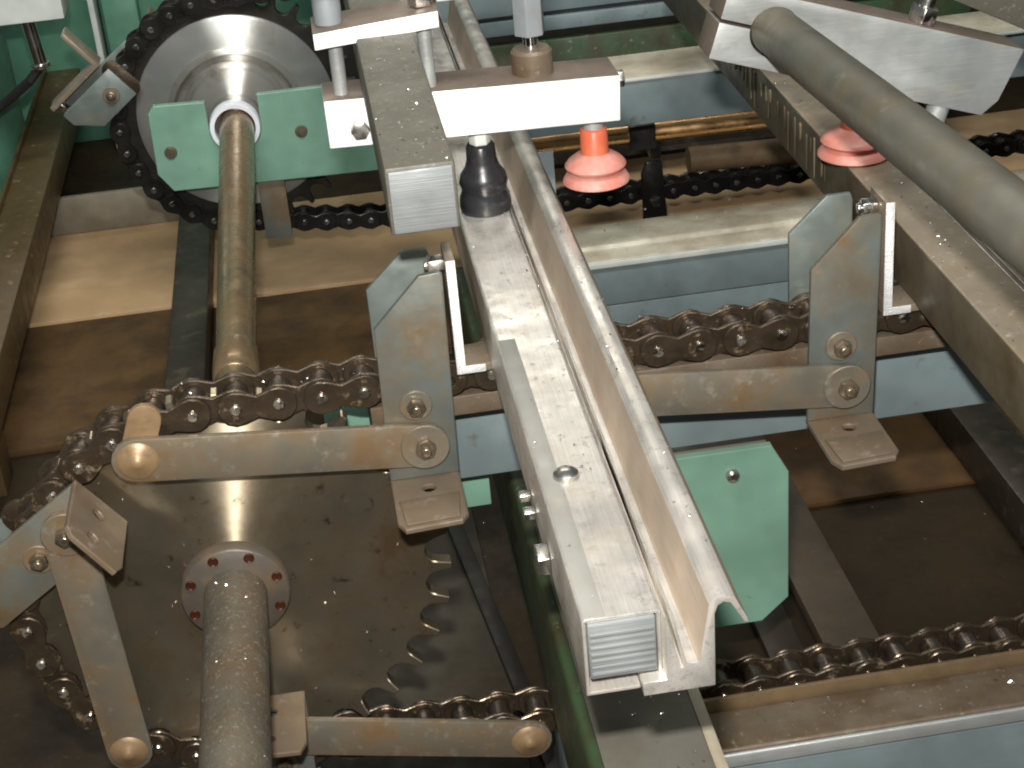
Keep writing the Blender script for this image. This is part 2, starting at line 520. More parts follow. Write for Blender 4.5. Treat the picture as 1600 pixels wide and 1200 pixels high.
# grey low panel behind the board, green machine housing at the back
o = MB().box(-0.36, -0.095, 1.285, 1.295, FZ + 0.0125, -0.205).build('low_panel', M['dark_bar'], bevel=0.001)
o.data.materials.clear(); o.data.materials.append(mat('brownish grey panel', lin(120, 112, 98), 0.5, 0.1, stain=(lin(90, 80, 64), 14, 0.45, 0.75)))
tag(o, 'low brownish grey panel standing behind the tan board at left', 'panel')
hs = thing('machine_housing', 'light green sheet housing of the machine behind the rear sprocket', 'housing', (0.0, 1.7, FZ))
MB().box(-0.75, 0.12, 1.70, 1.73, FZ, 0.7).build('panel', M['green_back'], hs, bevel=0.002)
MB().box(-0.212, -0.160, 1.66, 1.698, FZ, -0.02).build('ledge', M['green_back'], hs, bevel=0.003)
MB().box(-0.228, -0.219, 1.63, 1.698, FZ, 0.7).build('post', M['pale'], hs, bevel=0.002)
base_at(hs, (0.0, 1.7, FZ))
dr = MB().lathe([(0, -0.30), (0.13, -0.30), (0.135, -0.295), (0.135, 0.30), (0.12, 0.315), (0, 0.315)], (-0.455, 1.42, 0.02), 'z', 48).build('green_drum', M['green_back'])
tag(dr, 'round light green drum at the left edge beside the chrome rod', 'drum')
cyl = thing('air_cylinder', 'pale grey box with a short chrome rod pointing down, top left corner', 'cylinder', (-0.25, 1.2, 0.06))
MB().box(-0.33, -0.199, 1.17, 1.23, 0.067, 0.20).build('body', M['pale'], cyl, bevel=0.002)
MB().tube((-0.249, 1.2, 0.069), (-0.244, 1.2, 0.008), 0.0085, n=20).build('piston_rod', M['chrome'], cyl)
MB().tube((-0.2445, 1.2, 0.008), (-0.244, 1.2, 0.002), 0.012, n=20).build('rod_end', M['bolt'], cyl, bevel=0.001)
base_at(cyl, (-0.25, 1.2, 0.067))
# black hose
hm = MB()
pts = [Vector((-0.40, 1.24, -0.115)), Vector((-0.335, 1.22, -0.065)), Vector((-0.292, 1.21, -0.036)), Vector((-0.262, 1.2, -0.014)), Vector((-0.247, 1.2, 0.001))]
for a, b_ in zip(pts, pts[1:]):
    hm.tube(a, b_, 0.006, n=10)
tag(hm.build('air_hose', M['hose']), 'thin black hose running down left from the chrome rod', 'hose')
# brown beam along the depth at left
bb = thing('side_beam', 'greasy brown box beam running into the depth along the left edge', 'beam', (-0.29, 1.4, FZ))
MB().box(-0.318, -0.268, 0.55, 2.4, -0.20, -0.15).build('box_section', M['beam_brown'], bb, bevel=0.003)
MB().box(-0.322, -0.318, 0.55, 2.4, -0.21, -0.143).build('flange', M['beam_brown'], bb, bevel=0.001)
for yy in (0.62, 2.2):
    MB().box(-0.31, -0.276, yy, yy + 0.05, FZ, -0.2005).build('leg', M['beam_brown'], bb, bevel=0.002)
base_at(bb, (-0.29, 1.4, FZ))

# bars behind the rear rail, top centre
rk = thing('bar_rack', 'blue grey and green bars stacked behind the rear rail, top centre', 'rack', (0.45, 1.15, FZ))
MB().box(0.25, 0.95, 1.15, 1.18, 0.010, 0.085).build('upper_bar', M['blue'], rk, bevel=0.002)
MB().box(0.25, 0.95, 1.153, 1.18, -0.0155, 0.0035).build('middle_bar', M['blue'], rk, bevel=0.002)
MB().box(0.25, 0.95, 1.162, 1.18, -0.16, -0.030).build('lower_bar', M['green_dark'], rk, bevel=0.002)
for x in (0.27, 0.9):
    MB().box(x, x + 0.03, 1.185, 1.21, FZ, 0.09).build('post', M['dark'], rk, bevel=0.002)
MB().box(0.10, 1.4, 1.45, 1.48, FZ, 0.6).build('backing_panel', M['dark'], rk)
base_at(rk, (0.45, 1.15, FZ))

# ------------------------------------------------------------------ sprockets
NT = 32
PITCH = 0.0258
RP = PITCH / (2 * math.sin(PI / NT))
PHASE = PI / 2 + 0.038      # a chain pin sits just left of the top


def sprocket_outline(rg=0.0093, tip=0.0075):
    pts = []
    for k in range(NT):
        a = PHASE + 2 * PI * k / NT
        er = Vector((math.cos(a), math.sin(a)))
        et = Vector((-math.sin(a), math.cos(a)))
        c = er * RP
        for i in range(7):
            th = math.radians(-82 + 164 * i / 6)
            p = c + rg * (-math.cos(th) * er + math.sin(th) * et)
            pts.append((p.x, p.y))
        am = a + PI / NT
        for da in (-0.016, 0.016):
            pts.append(((RP + tip) * math.cos(am + da), (RP + tip) * math.sin(am + da)))
    return pts


def make_disc(name, y0, y1, material, parent):
    return MB().prism(sprocket_outline(), y0, y1, 'y').build(name, material, parent, bevel=0.0007, smooth=25, segs=1)


fs = thing('front_sprocket', 'large oily brown sprocket with hooked teeth and a small bolted hub flange', 'sprocket', (0, 0, 0))
make_disc('toothed_disc', -0.004, 0.006, M['disc'], fs)
fg = MB().lathe([(0, -0.014), (0.033, -0.014), (0.0345, -0.0125), (0.0345, -0.0035)], n=64).build('hub_flange', M['flange'], fs, smooth=50)
for k in range(8):
    a = math.radians(20 + 45 * k)
    cx, cz = 0.0292 * math.cos(a), 0.0292 * math.sin(a)
    MB().lathe([(0, -0.0145), (0.0024, -0.0145), (0.0030, -0.0152), (0.0034, -0.0148), (0.0034, -0.0135)], (cx, 0, cz), n=14).build('socket_screw', M['red_hole'], fg)
MB().lathe([(0.026, 0.0061), (0.026, 0.035), (0.02, 0.037), (0.0, 0.037)], n=40).build('rear_hub', M['hub'], fs)

rs = thing('rear_sprocket', 'clean turned steel sprocket at the back with stepped hub behind the green bracket', 'sprocket', (0, 0.94, 0))
me = make_disc('toothed_disc', 0.940, 0.950, M['teeth_dark'], rs)
MB().lathe([(0.0765, 0.934), (0.108, 0.934), (0.111, 0.9365), (0.111, 0.9405)], n=96).build('turned_face', M['disc_clean'], rs, smooth=40)
MB().lathe([(0.0765, 0.9405), (0.0765, 0.931), (0.074, 0.929), (0.070, 0.929), (0.068, 0.934), (0.066, 0.9385), (0.060, 0.9385), (0.058, 0.932), (0.055, 0.930)],
           n=96).build('groove_ring', M['hub'], rs, smooth=40)
MB().lathe([(0.055, 0.9305), (0.0525, 0.9265), (0.034, 0.9205), (0.030, 0.9195), (0.0285, 0.918), (0.0285, 0.905), (0.022, 0.904), (0.0, 0.904)],
           n=96).build('hub', M['hub'], rs, smooth=40)
base_at(rs, (0, 0.94, 0))

# shafts
o = MB().tube((0, -0.013, 0), (0, -0.60, 0), 0.0200, 0.0200, n=64).build('drive_pipe', M['pipe'])
tag(o, 'thick dusty steel pipe coming out of the large sprocket towards the viewer', 'pipe')
sh = thing('drive_shaft', 'thin brass coloured oily shaft between the two sprockets', 'shaft', (0, 0.5, 0))
MB().tube((0, 0.038, 0), (0, 0.91, 0), 0.0153, 0.0190, n=48).build('rod', M['shaft'], sh)
MB().lathe([(0.0165, 0.278), (0.0185, 0.280), (0.0190, 0.30), (0.0185, 0.325), (0.0170, 0.330)], n=48).build('collar', M['shaft'], sh, smooth=50)
base_at(sh, (0, 0.5, 0))

# rear bearing bracket with U notch
rb = thing('bearing_bracket', 'light green bearing bracket with a notch holding the far end of the shaft', 'bracket', (0, 0.895, -0.06))
nx, nz, nr = -0.002, 0.0, 0.0285
outer = [(-0.086, 0.0345), (-0.093, 0.026), (-0.0945, -0.044), (-0.080, -0.0655), (0.22, -0.073), (0.22, 0.034), (nx + nr, 0.034)]
for i in range(13):
    t = 0 - PI * i / 12
    outer.append((nx + nr * math.cos(t), nz + nr * math.sin(t)))
outer += [(nx - nr, 0.0325)]
plate('bracket_plate', outer, [], 0.888, 0.896, 'y', M['green'], rb, bevel=0.0012)
MB().lathe([(0.0225, 0.8995), (0.0225, 0.8845), (0.0270, 0.884), (0.0280, 0.8865), (0.0280, 0.8985), (0.0225, 0.8995)], (nx, 0, nz), n=48).build('bearing_ring', M['white'], rb)
for (bx_, bz_) in ((-0.0760, -0.020), (0.069, -0.014)):
    MB().lathe([(0, 0.8845), (0.0055, 0.885), (0.0072, 0.8875), (0.0072, 0.8885)], (bx_, 0, bz_), n=16).build('screw', M['bolt_oily'], rb)
MB().box(0.012, 0.042, 0.8965, 0.93, -0.140, -0.066).build('leg_plate', M['zinc'], rb, bevel=0.001)
base_at(rb, (0, 0.895, -0.066))

# ------------------------------------------------------------------ chains


def link_outline(hp, r_end, r_waist, n=9):
    """figure eight link plate around two pins at +-hp"""
    pts = []
    for i in range(n):
        t = -PI / 2 * 1.25 + PI * 1.25 * i / (n - 1)
        pts.append((hp + r_end * math.cos(t), r_end * math.sin(t)))
    pts.append((0, r_waist))
    for i in range(n):
        t = PI / 2 * 0.75 + PI * 1.25 * i / (n - 1)
        pts.append((-hp + r_end * math.cos(t), r_end * math.sin(t)))
    pts.append((0, -r_waist))
    return pts


hp = PITCH / 2
lo = link_outline(hp, 0.0112, 0.0072)
li = link_outline(hp, 0.0118, 0.0080)
link_meshes = {}
link_meshes['outer_plate'] = MB().prism(lo, -0.0014, 0.0014).mesh('outer_plate', 0.0006, segs=1)
link_meshes['inner_plate'] = MB().prism(li, -0.0014, 0.0014).mesh('inner_plate', 0.0006, segs=1)
b = MB()
b.lathe([(0, -0.0172), (0.0026, -0.0172), (0.0036, -0.0162), (0.0036, 0.0162), (0.0026, 0.0172), (0, 0.0172)], n=12)
link_meshes['pin'] = b.mesh('pin')
b = MB()
b.lathe([(0.004, -0.0084), (0.0074, -0.0084), (0.0079, -0.0078), (0.0079, 0.0078), (0.0074, 0.0084), (0.004, 0.0084)], n=18)
link_meshes['roller'] = b.mesh('roller')
dark_meshes = {k: v.copy() for k, v in link_meshes.items()}
for k, v in link_meshes.items():
    v.materials.append(M['pin'] if k == 'pin' else M['roller'] if k == 'roller' else M['chain'])
for k, v in dark_meshes.items():
    v.materials.append(M['pin_black'] if k == 'pin' else M['chain_black'])


def chain_joints(x_top, x_bot, sag):
    """joint positions (x, z): from the right end of the upper run, round the left of the wheel, to the right below"""
    ps = []
    k_top = int(x_top / PITCH)
    x0, z0 = RP * math.cos(PHASE), RP * math.sin(PHASE)
    for k in range(k_top, 0, -1):
        ps.append((x0 + k * PITCH, z0))
    for k in range(0, NT // 2 + 1):
        a = PHASE + 2 * PI * k / NT
        ps.append((RP * math.cos(a), RP * math.sin(a)))
    lx, lz = ps[-1]
    k = 1
    while lx + k * PITCH < x_bot:
        x = lx + k * PITCH
        t = (x - lx) / (x_bot - lx)
        ps.append((x, lz - sag * (1 - math.exp(-t * 6))))
        k += 1
    return ps


def make_chain(name, label, y, meshes, x_top, x_bot, sag, skip=None):
    root = thing(name, label, 'chain', (0, y, -RP))
    ps = chain_joints(x_top, x_bot, sag)
    for i in range(len(ps) - 1):
        (ax, az), (bx, bz) = ps[i], ps[i + 1]
        if skip and skip((ax + bx) / 2, (az + bz) / 2):
            continue
        kind, yo = ('outer_plate', 0.0136) if i % 2 else ('inner_plate', 0.0102)
        ang = math.atan2(bz - az, bx - ax)
        turn = random.uniform(-0.012, 0.012)
        yj = random.uniform(-0.0003, 0.0003)
        for sgn in (-1, 1):
            o = bpy.data.objects.new(kind, meshes[kind])
            COL.objects.link(o)
            o.parent = root
            o.location = ((ax + bx) / 2, sgn * yo + yj, (az + bz) / 2 + RP)
            o.rotation_euler = (0, -ang + turn, 0)
        for part in ('pin', 'roller'):
            c = bpy.data.objects.new(part, meshes[part])
            COL.objects.link(c)
            c.parent = root
            c.location = (ax, yj, az + RP)
            c.rotation_euler = (0, random.uniform(0, 6), 0)
    return root


make_chain('roller_chain', 'oily brown roller chain running over the large front sprocket', 0.001, link_meshes, 0.66, 0.66, 0.013)
make_chain('roller_chain', 'greasy black roller chain running over the clean rear sprocket', 0.945, dark_meshes, 0.30, 1.0, 0.030)

# ------------------------------------------------------------------ carriers (pushers) on the chains


def bolt(parent, x, z, y, s, r=0.0062, material='bolt_oily', washer=0.0095):
    """hex bolt head on a washer facing -y (s=1) or +y (s=-1) at plane y"""
    w = MB()
    w.lathe([(0, y - s * 0.0016), (washer - 0.0006, y - s * 0.0016), (washer, y - s * 0.001), (washer, y)], (x, 0, z), n=24)
    wo = w.build('washer', M['strap'], parent)
    h = MB()
    h.hexa((x, z), r, min(y - s * 0.0062, y - s * 0.0017), max(y - s * 0.0062, y - s * 0.0017), 'y', random.uniform(0, 1))
    h.lathe([(0, y - s * 0.0095), (r * 0.42, y - s * 0.0095), (r * 0.52, y - s * 0.0085), (r * 0.52, y - s * 0.0063)], (x, 0, z), n=12)
    h.build('bolt_head', M[material], wo, bevel=0.0006)


def make_carrier(label, origin, alpha=0.0, strap_turn=0.0, s=1, clip=True, plate_mat='zinc', lever=True, group='pusher carriers on the chains', strap=True, rear=True):
    """pusher: two upright plates either side of the chain, a foot, a hinged strap and an angle clip.
    local x along the chain, z outwards; s=-1 mirrors it in y"""
    root = thing('chain_pusher', label, 'pusher', origin, group)
    root.rotation_euler = (0, -alpha, 0)
    yf = -0.0225 * s

    def span(a, b_):
        return (min(a * s, b_ * s), max(a * s, b_ * s))
    out = [(-0.0235, -0.0575), (-0.0215, 0.046), (0.0080, 0.0765), (0.0205, 0.0775), (0.0220, 0.0760), (0.0190, -0.0575)]
    y0, y1 = span(-0.0225, -0.0185)
    MB().prism(out, y0, y1).build('front_plate', M[plate_mat], root, bevel=0.0007)
    if rear:
        out2 = [(-0.0225, 0.0), (-0.0225, 0.052), (0.0015, 0.0745), (0.0165, 0.0745), (0.0180, 0.070), (0.0180, 0.0)]
        y0, y1 = span(0.0205, 0.0240)
        MB().prism(out2, y0, y1).build('rear_plate', M['zinc_light'], root, bevel=0.0007)
        MB().prism(stadium((-0.0129, 0.0), (0.0129, 0.0), 0.011), *span(0.0165, 0.0204)).build('spacer', M['chain'], root, bevel=0.0005)
    # foot bent towards the outside
    ft = [(-0.0235, -0.0186), (-0.0232, -0.070), (-0.0190, -0.0790), (0.0150, -0.0765), (0.0192, -0.070), (0.0190, -0.0186)]
    ft = [(x, y * s) for x, y in ft]
    holes = [circle(-0.001, -0.036 * s, 0.0042, 12), circle(0.0005, -0.063 * s, 0.0042, 12)]
    f = plate('foot', ft, holes, -0.0615, -0.0577, 'z', M['foot'], root, bevel=0.0009)
    # step pad on the outer half of the foot
    pd = MB()
    pd.prism([(-0.0205, -0.0485 * s), (-0.018, -0.0760 * s), (0.0140, -0.0735 * s), (0.0165, -0.047 * s)], -0.0577, -0.0562, 'z')
    pd.build('foot_pad', M['foot'], f, bevel=0.0006)
    # hinged strap from the lower bolt to the chain behind
    L = 0.172
    a = math.atan2(0.0175, -0.172) + strap_turn
    p0 = (0.0, -0.0335)
    p1 = (L * math.cos(a), p0[1] + L * math.sin(a))
    if strap:
        y0, y1 = span(-0.0275, -0.0230)
        so = MB().prism(stadium(p0, p1, 0.0145), y0, y1).build('strap', M['strap'], root, bevel=0.0007)
        kn = MB()
        kn.lathe([(0, -0.0322 * s), (0.003, -0.0320 * s), (0.0042, -0.0305 * s), (0.0100, -0.0298 * s), (0.0125, -0.0276 * s)], (p1[0] + 0.001, 0, p1[1]), n=24)
        kn.build('pivot_cap', M['tan_part'], so, smooth=60)
        if lever:
            yl0, yl1 = span(-0.0228, -0.0180)
            q = (p1[0] + 0.009 * math.cos(strap_turn) - 0.024 * math.sin(strap_turn), p1[1] + 0.024 * math.cos(strap_turn) + 0.009 * math.sin(strap_turn))
            MB().prism(stadium(p1, q, 0.0100), yl0, yl1).build('lever', M['tan_part'], root, bevel=0.001)
        bolt(root, 0.0, -0.0335, -0.0276 * s, s, 0.0066, 'bolt_oily', 0.0150)
    if s < 0:
        bolt(root, -0.004, 0.020, 0.0241 * s, -s, 0.0060, 'bolt_oily', 0.0095)
    bolt(root, -0.0025, -0.0070, -0.0226 * s, s, 0.0060, 'bolt_oily', 0.0100)
    if clip:
        y0, y1 = span(-0.0205, 0.008)
        el = [(0.0245, 0.0085), (0.075, 0.0085), (0.075, 0.0135), (0.0300, 0.0135), (0.0300, 0.0830), (0.0245, 0.0830)]
        ac = MB().prism(el, y0, y1).build('angle_clip', M['alu_side'], root, bevel=0.0006)
        ys = y0 if s > 0 else y1
        MB().prism([(min(x, 0.042), z) for x, z in el], min(ys, ys - 0.0008 * s), max(ys, ys - 0.0008 * s)).build('sawn_end', M['alu_cut'] if s > 0 else M['zinc'], ac, bevel=0.0003)
        bp = MB()
        bp.hexa((-0.004 * s, 0.0745), 0.0058, 0.0150, 0.0243, 'x', 0.3)
        bp.tube((0.0125, -0.004 * s, 0.0745), (0.0150, -0.004 * s, 0.0745), 0.0032, n=12)
        bp.build('clip_bolt', M['bolt'], root, bevel=0.0005)
    return root


make_carrier('upright grey pusher plate on the front chain, left of the long channel profile', (0.130, 0.0, 0.130), group=None)
make_carrier('upright pusher plate on the front chain beside the right hand profile', (0.3935, 0.0, 0.130), group=None)
c = make_carrier('pusher turning over the left rim of the large sprocket with its strap hanging down', (-0.1182, 0.0, 0.0513), alpha=math.radians(126), strap_turn=math.radians(-28), group=None, lever=False)
make_carrier('pusher hanging upside down on the lower front chain, half hidden by the dusty pipe', (0.009, 0.0, -0.140), alpha=PI, strap_turn=math.radians(-6.5), group=None, lever=False)
make_carrier('pale greenish pusher plate on the left rim of the rear sprocket', (-0.118, 0.945, 0.058), alpha=math.radians(128), strap_turn=math.radians(-28), s=-1, plate_mat='zinc_light', group=None)

# dark pusher on the lower rear chain
dk = thing('dark_pusher', 'greasy black pusher block on the lower rear chain, right of the red suction cup', 'pusher', (0.47, 0.93, -0.17))
MB().prism([(0.455, -0.205), (0.455, -0.130), (0.462, -0.115), (0.480, -0.115), (0.485, -0.205)], 0.918, 0.924).build('plate', M['chain_black'], dk, bevel=0.001)
MB().box(0.468, 0.481, 0.925, 0.965, -0.115, -0.055).build('arm', M['chain_black'], dk, bevel=0.002)
MB().lathe([(0, 0.912), (0.006, 0.913), (0.008, 0.9175)], (0.470, 0, -0.165), n=16).build('bolt_head', M['pin_black'], dk)
base_at(dk, (0.47, 0.93, -0.205))

# ------------------------------------------------------------------ rails
fr = thing('upper_front_rail', 'blue grey painted rail carrying the upper front chain', 'rail', (0.4, 0.04, 0.04))
MB().box(0.100, 0.75, 0.022, 0.060, 0.0395, 0.0985).build('rail_body', M['blue'], fr, bevel=0.0012)
MB().box(0.100, 0.75, 0.0235, 0.0585, 0.0990, 0.1165).build('wear_strip', M['brown_top'], fr, bevel=0.001)
MB().box(0.100, 0.75, -0.0075, 0.0075, 0.1030, 0.1165).build('chain_guide', M['brown_top'], fr, bevel=0.001)
MB().box(0.100, 0.75, 0.0076, 0.0234, 0.1030, 0.1070).build('guide_web', M['brown_top'], fr, bevel=0.0006)
base_at(fr, (0.4, 0.04, 0.0395))

lr = thing('lower_front_rail', 'low box rail with brown dirty top and blue grey front at bottom right', 'rail', (0.4, -0.04, -0.25))
MB().box(0.200, 0.80, -0.0185, 0.035, -0.1605, -0.1575).build('chain_guide', M['brown_top'], lr, bevel=0.0008)
MB().box(0.200, 0.80, -0.0225, -0.0190, -0.1600, -0.1370).build('lip', M['rust_edge'], lr, bevel=0.0010)
MB().box(0.200, 0.80, -0.0640, -0.0230, -0.1600, -0.1465).build('top_flange', M['brown_top'], lr, bevel=0.0030, segs=3)
MB().box(0.200, 0.80, -0.0660, 0.0350, FZ, -0.1610).build('rail_body', M['blue'], lr, bevel=0.0020)
MB().box(0.200, 0.80, -0.0680, -0.0645, -0.1590, -0.1475).build('edge_highlight', M['alu_dull'], lr, bevel=0.0016, segs=3)  # pale strip painted in as the highlight along the rail's front edge
base_at(lr, (0.4, -0.04, FZ))

rr = thing('lower_rear_rail', 'rear rail with a pale beige wear strip above a blue grey face', 'rail', (0.5, 0.8, FZ))
MB().box(0.3270, 0.95, 0.740, 0.832, -0.205, -0.1585).build('upper_face', M['blue'], rr, bevel=0.0012)
MB().box(0.3270, 0.95, 0.741, 0.832, FZ, -0.2065).build('lower_face', M['blue'], rr, bevel=0.0012)
ws = [(0.738, -0.158), (0.738, -0.150), (0.762, -0.149), (0.766, -0.143), (0.798, -0.143), (0.803, -0.149), (0.815, -0.150), (0.838, -0.150), (0.838, -0.158)]
MB().prism(ws, 0.3272, 0.95, 'x').build('wear_strip', M['beige'], rr, bevel=0.0020, segs=3)
MB().box(0.3272, 0.95, 0.7352, 0.7379, -0.1580, -0.1515).build('strip_edge', M['pale'], rr, bevel=0.0008)
MB().box(0.3005, 0.3265, 0.731, 0.736, FZ, -0.0150).build('end_plate', M['grey_flat'], rr, bevel=0.0008)
base_at(rr, (0.5, 0.8, FZ))

ru = thing('upper_rear_rail', 'blue grey rail with a beige top edge behind the white clamp bar', 'rail', (0.5, 0.78, 0.0))
MB().box(0.262, 0.95, 0.7190, 0.790, 0.0060, 0.0535).build('rail_body', M['blue'], ru, bevel=0.0012)
MB().box(0.262, 0.95, 0.7180, 0.795, 0.0540, 0.0580).build('wear_strip', M['beige'], ru, bevel=0.0010)
MB().box(0.262, 0.95, 0.7160, 0.7178, 0.0545, 0.0575).build('strip_edge', M['pale'], ru, bevel=0.0004)
MB().box(0.2360, 0.2615, 0.729, 0.734, 0.020, 0.1270).build('end_plate', M['grey_flat'], ru, bevel=0.0008)
base_at(ru, (0.5, 0.78, 0.006))

cp = thing('copper_pipe', 'shiny copper pipe with a black clip under the rear rail', 'pipe', (0.5, 0.85, -0.06))
MB().tube((0.30, 0.85, -0.0505), (0.72, 0.85, -0.0555), 0.0108, n=24).build('tube', M['copper'], cp)
MB().box(0.428, 0.458, 0.838, 0.862, -0.068, -0.039).build('clip', M['hose'], cp, bevel=0.002)
base_at(cp, (0.5, 0.85, -0.06))
o = MB().tube((0.505, 0.89, -0.107), (0.70, 0.89, -0.113), 0.015, n=20).build('spacer_bar', M['rust_edge'])
tag(o, 'short rust brown round bar below the copper pipe', 'bar')
o = MB().box(0.36, 0.72, 0.985, 1.0, -0.13, -0.085).build('cross_bar', M['dark_bar'], bevel=0.001)
tag(o, 'dark flat bar behind the rear chain under the copper pipe', 'bar')

# ------------------------------------------------------------------ green side plate and support beam
gp = thing('side_plate', 'light green plate with cut corners hanging behind the long profile', 'plate', (0.33, 0.05, -0.13))
plate('panel', [(0.270, 0.0150), (0.3665, 0.0150), (0.3785, -0.0080), (0.3780, -0.1130), (0.3585, -0.1310), (0.270, -0.1310)], [], 0.048, 0.054, 'y', M['green'], gp, bevel=0.0008)
MB().box(0.271, 0.3650, 0.0545, 0.085, 0.0112, 0.0148).build('top_flange', M['grey_beam'], gp, bevel=0.001)
b = MB(); b.lathe([(0, 0.0435), (0.0030, 0.0437), (0.0045, 0.0450), (0.0050, 0.0478)], (0.3387, 0, -0.004), n=16); b.build('screw', M['bolt'], gp)
base_at(gp, (0.33, 0.05, -0.131))
g2 = thing('green_tab', 'small light green tab showing below the blue rail beside the long profile', 'tab', (0.165, 0.05, 0.0))
MB().box(0.150, 0.1725, 0.048, 0.054, 0.0005, 0.0380).build('tab', M['green'], g2, bevel=0.0008)
base_at(g2, (0.165, 0.05, 0.0))
g3 = MB().prism([(0.070, 0.070), (0.099, 0.070), (0.099, 0.097), (0.070, 0.094)], 0.050, 0.056).build('green_tab', M['green'], bevel=0.0008)
tag(g3, 'small light green tab showing between the front chain and the strap', 'tab')

sb = thing('support_beam', 'dark green beam with a grey top running under the long profile', 'beam', (0.226, -0.2, FZ))
MB().box(0.1900, 0.2555, -0.60, 0.45, -0.098, -0.0045).build('beam_body', M['green_dark'], sb, bevel=0.006, segs=3)
MB().box(0.1970, 0.2545, -0.60, 0.0185, -0.0042, -0.0005).build('top_plate', M['grey_beam'], sb, bevel=0.0008)
MB().box(0.2560, 0.2630, -0.35, -0.12, -0.030, -0.0060).build('side_rib', M['beige'], sb, bevel=0.001)
base_at(sb, (0.226, -0.2, -0.098))

# ------------------------------------------------------------------ profiles (work pieces)


def make_profile(label, dx, y_near, y_far, detail=True):
    root = thing('channel_profile', label, 'profile', (0.175 + dx, (y_near + y_far) / 2, 0.1425), 'aluminium profiles on the chain')
    X, Z = 0.175 + dx, 0.1425
    T = lambda pts: [(X + x, Z + z) for x, z in pts]
    # square tube shell, open at the end
    t = 0.0018
    W, H = 0.0340, 0.0405
    shell = [(0, 0), (W - 0.010, 0), (W - 0.010, t), (t, t), (t, H - t), (W - t, H - t), (W - t, 0.006), (W, 0.0062), (W, H - 0.001), (W - 0.001, H), (0.001, H), (0, H - 0.001)]
    MB().prism(T(shell), y_near, y_far).build('square_tube', M['alu_profile' if detail else 'alu_side'], root, bevel=0.0006)
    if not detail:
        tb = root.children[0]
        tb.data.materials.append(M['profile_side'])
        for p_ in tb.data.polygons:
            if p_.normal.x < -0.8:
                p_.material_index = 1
    if detail:
        cv = MB().prism(T([(0.0010, H + 0.0001), (0.0105, H + 0.0001), (0.0105, H + 0.0005), (0.0010, H + 0.0005)]), y_near + 0.0005, -0.072)
        cv.build('edge_cover', M['edge_cover'], root, bevel=0.0001)
    core = [(0.0022, 0.0095), (W - 0.0024, 0.0095), (W - 0.0024, H - 0.0022), (0.0022, H - 0.0022)]
    if detail:
        co = MB().prism(T(core), y_near - 0.0012, y_near + 0.30).build('core_bar', M['alu_saw'], root, bevel=0.0008)
        for k in range(7):
            z = Z + 0.0115 + k * 0.0034
            MB().box(X + 0.0030, X + W - 0.0032, y_near - 0.0021 + 0.0002 * (k % 3), y_near - 0.00121, z, z + 0.0018).build('saw_ridge', M['alu_saw'], co, bevel=0.0003)
    # channel with slit, groove and rolled lip
    ch = [(0.0246, -0.0022), (0.0565, -0.0022), (0.0570, 0.036), (0.0585, 0.0400), (0.0610, 0.0415), (0.0640, 0.0405), (0.0700, 0.0295), (0.0718, 0.0290),
          (0.0712, 0.0315), (0.0660, 0.0430), (0.0610, 0.0450), (0.0570, 0.0440), (0.0545, 0.0410), (0.0500, 0.0135), (0.0488, 0.0118),
          (0.0455, 0.0118), (0.0440, 0.0130), (0.0385, 0.0400), (0.0372, 0.0405), (0.0425, 0.0105), (0.0415, 0.0100), (0.0358, 0.0385), (0.0352, 0.0380), (0.0352, 0.0048), (0.0246, 0.0048)]
    lc = MB().prism(T(ch), y_near - 0.003, y_far).build('lipped_channel', M['alu_profile'], root, bevel=0.0005)
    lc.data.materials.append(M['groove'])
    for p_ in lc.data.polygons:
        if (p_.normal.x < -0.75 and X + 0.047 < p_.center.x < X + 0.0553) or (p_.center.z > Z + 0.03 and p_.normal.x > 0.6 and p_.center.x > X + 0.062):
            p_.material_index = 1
    if detail:
        b = MB()
        b.lathe([(0, 0.0045), (0.004, 0.0042), (0.0062, 0.0026), (0.0066, 0.0001)], (X + 0.0135, -0.2243, Z + H), 'z', 20)
        b.build('screw', M['bolt'], root)
        for yy, zz, r in ((-0.2418, 0.0030, 0.0088), (-0.2007, 0.0035, 0.004), (-0.185, 0.004, 0.0035)):
            b = MB(); b.hexa((yy, Z + zz + 0.004), r, X - 0.0065, X - 0.0003, 'x', 0.5)
            b.build('side_bolt', M['bolt'], root, bevel=0.0006)
    else:
        # grease drips on the grimy left flank
        r = random.Random(3)
        y = 0.16
        while y < 0.50:
            w = r.uniform(0.0012, 0.0050)
            h = r.uniform(0.010, 0.034)
            z1 = Z + H - r.uniform(0.004, 0.010)
            z0 = max(Z + 0.001, z1 - h)
            MB().prism([(y, z1), (y + w * 0.5, z1 + 0.001), (y + w, z1), (y + w * 0.9, z0 + w * 0.6), (y + w * 0.5, z0), (y + w * 0.15, z0 + w * 0.6)], X - 0.0012, X - 0.0001, 'x').build(
                'grease_drip', M['drip'] if r.random() < 0.5 else M['profile_side'], root, bevel=0.0004)
            y += w + r.choice([r.uniform(0.002, 0.006), r.uniform(0.006, 0.020)])
    base_at(root, (0.175 + dx, (y_near + y_far) / 2, 0.1410))
    return root


make_profile('long bright aluminium channel profile with an open sawn end pointing at the viewer', 0.0, -0.340, 0.66)
make_profile('aluminium channel profile at right lying under the round grey tube', 0.2635, -0.32, 0.70, detail=False)

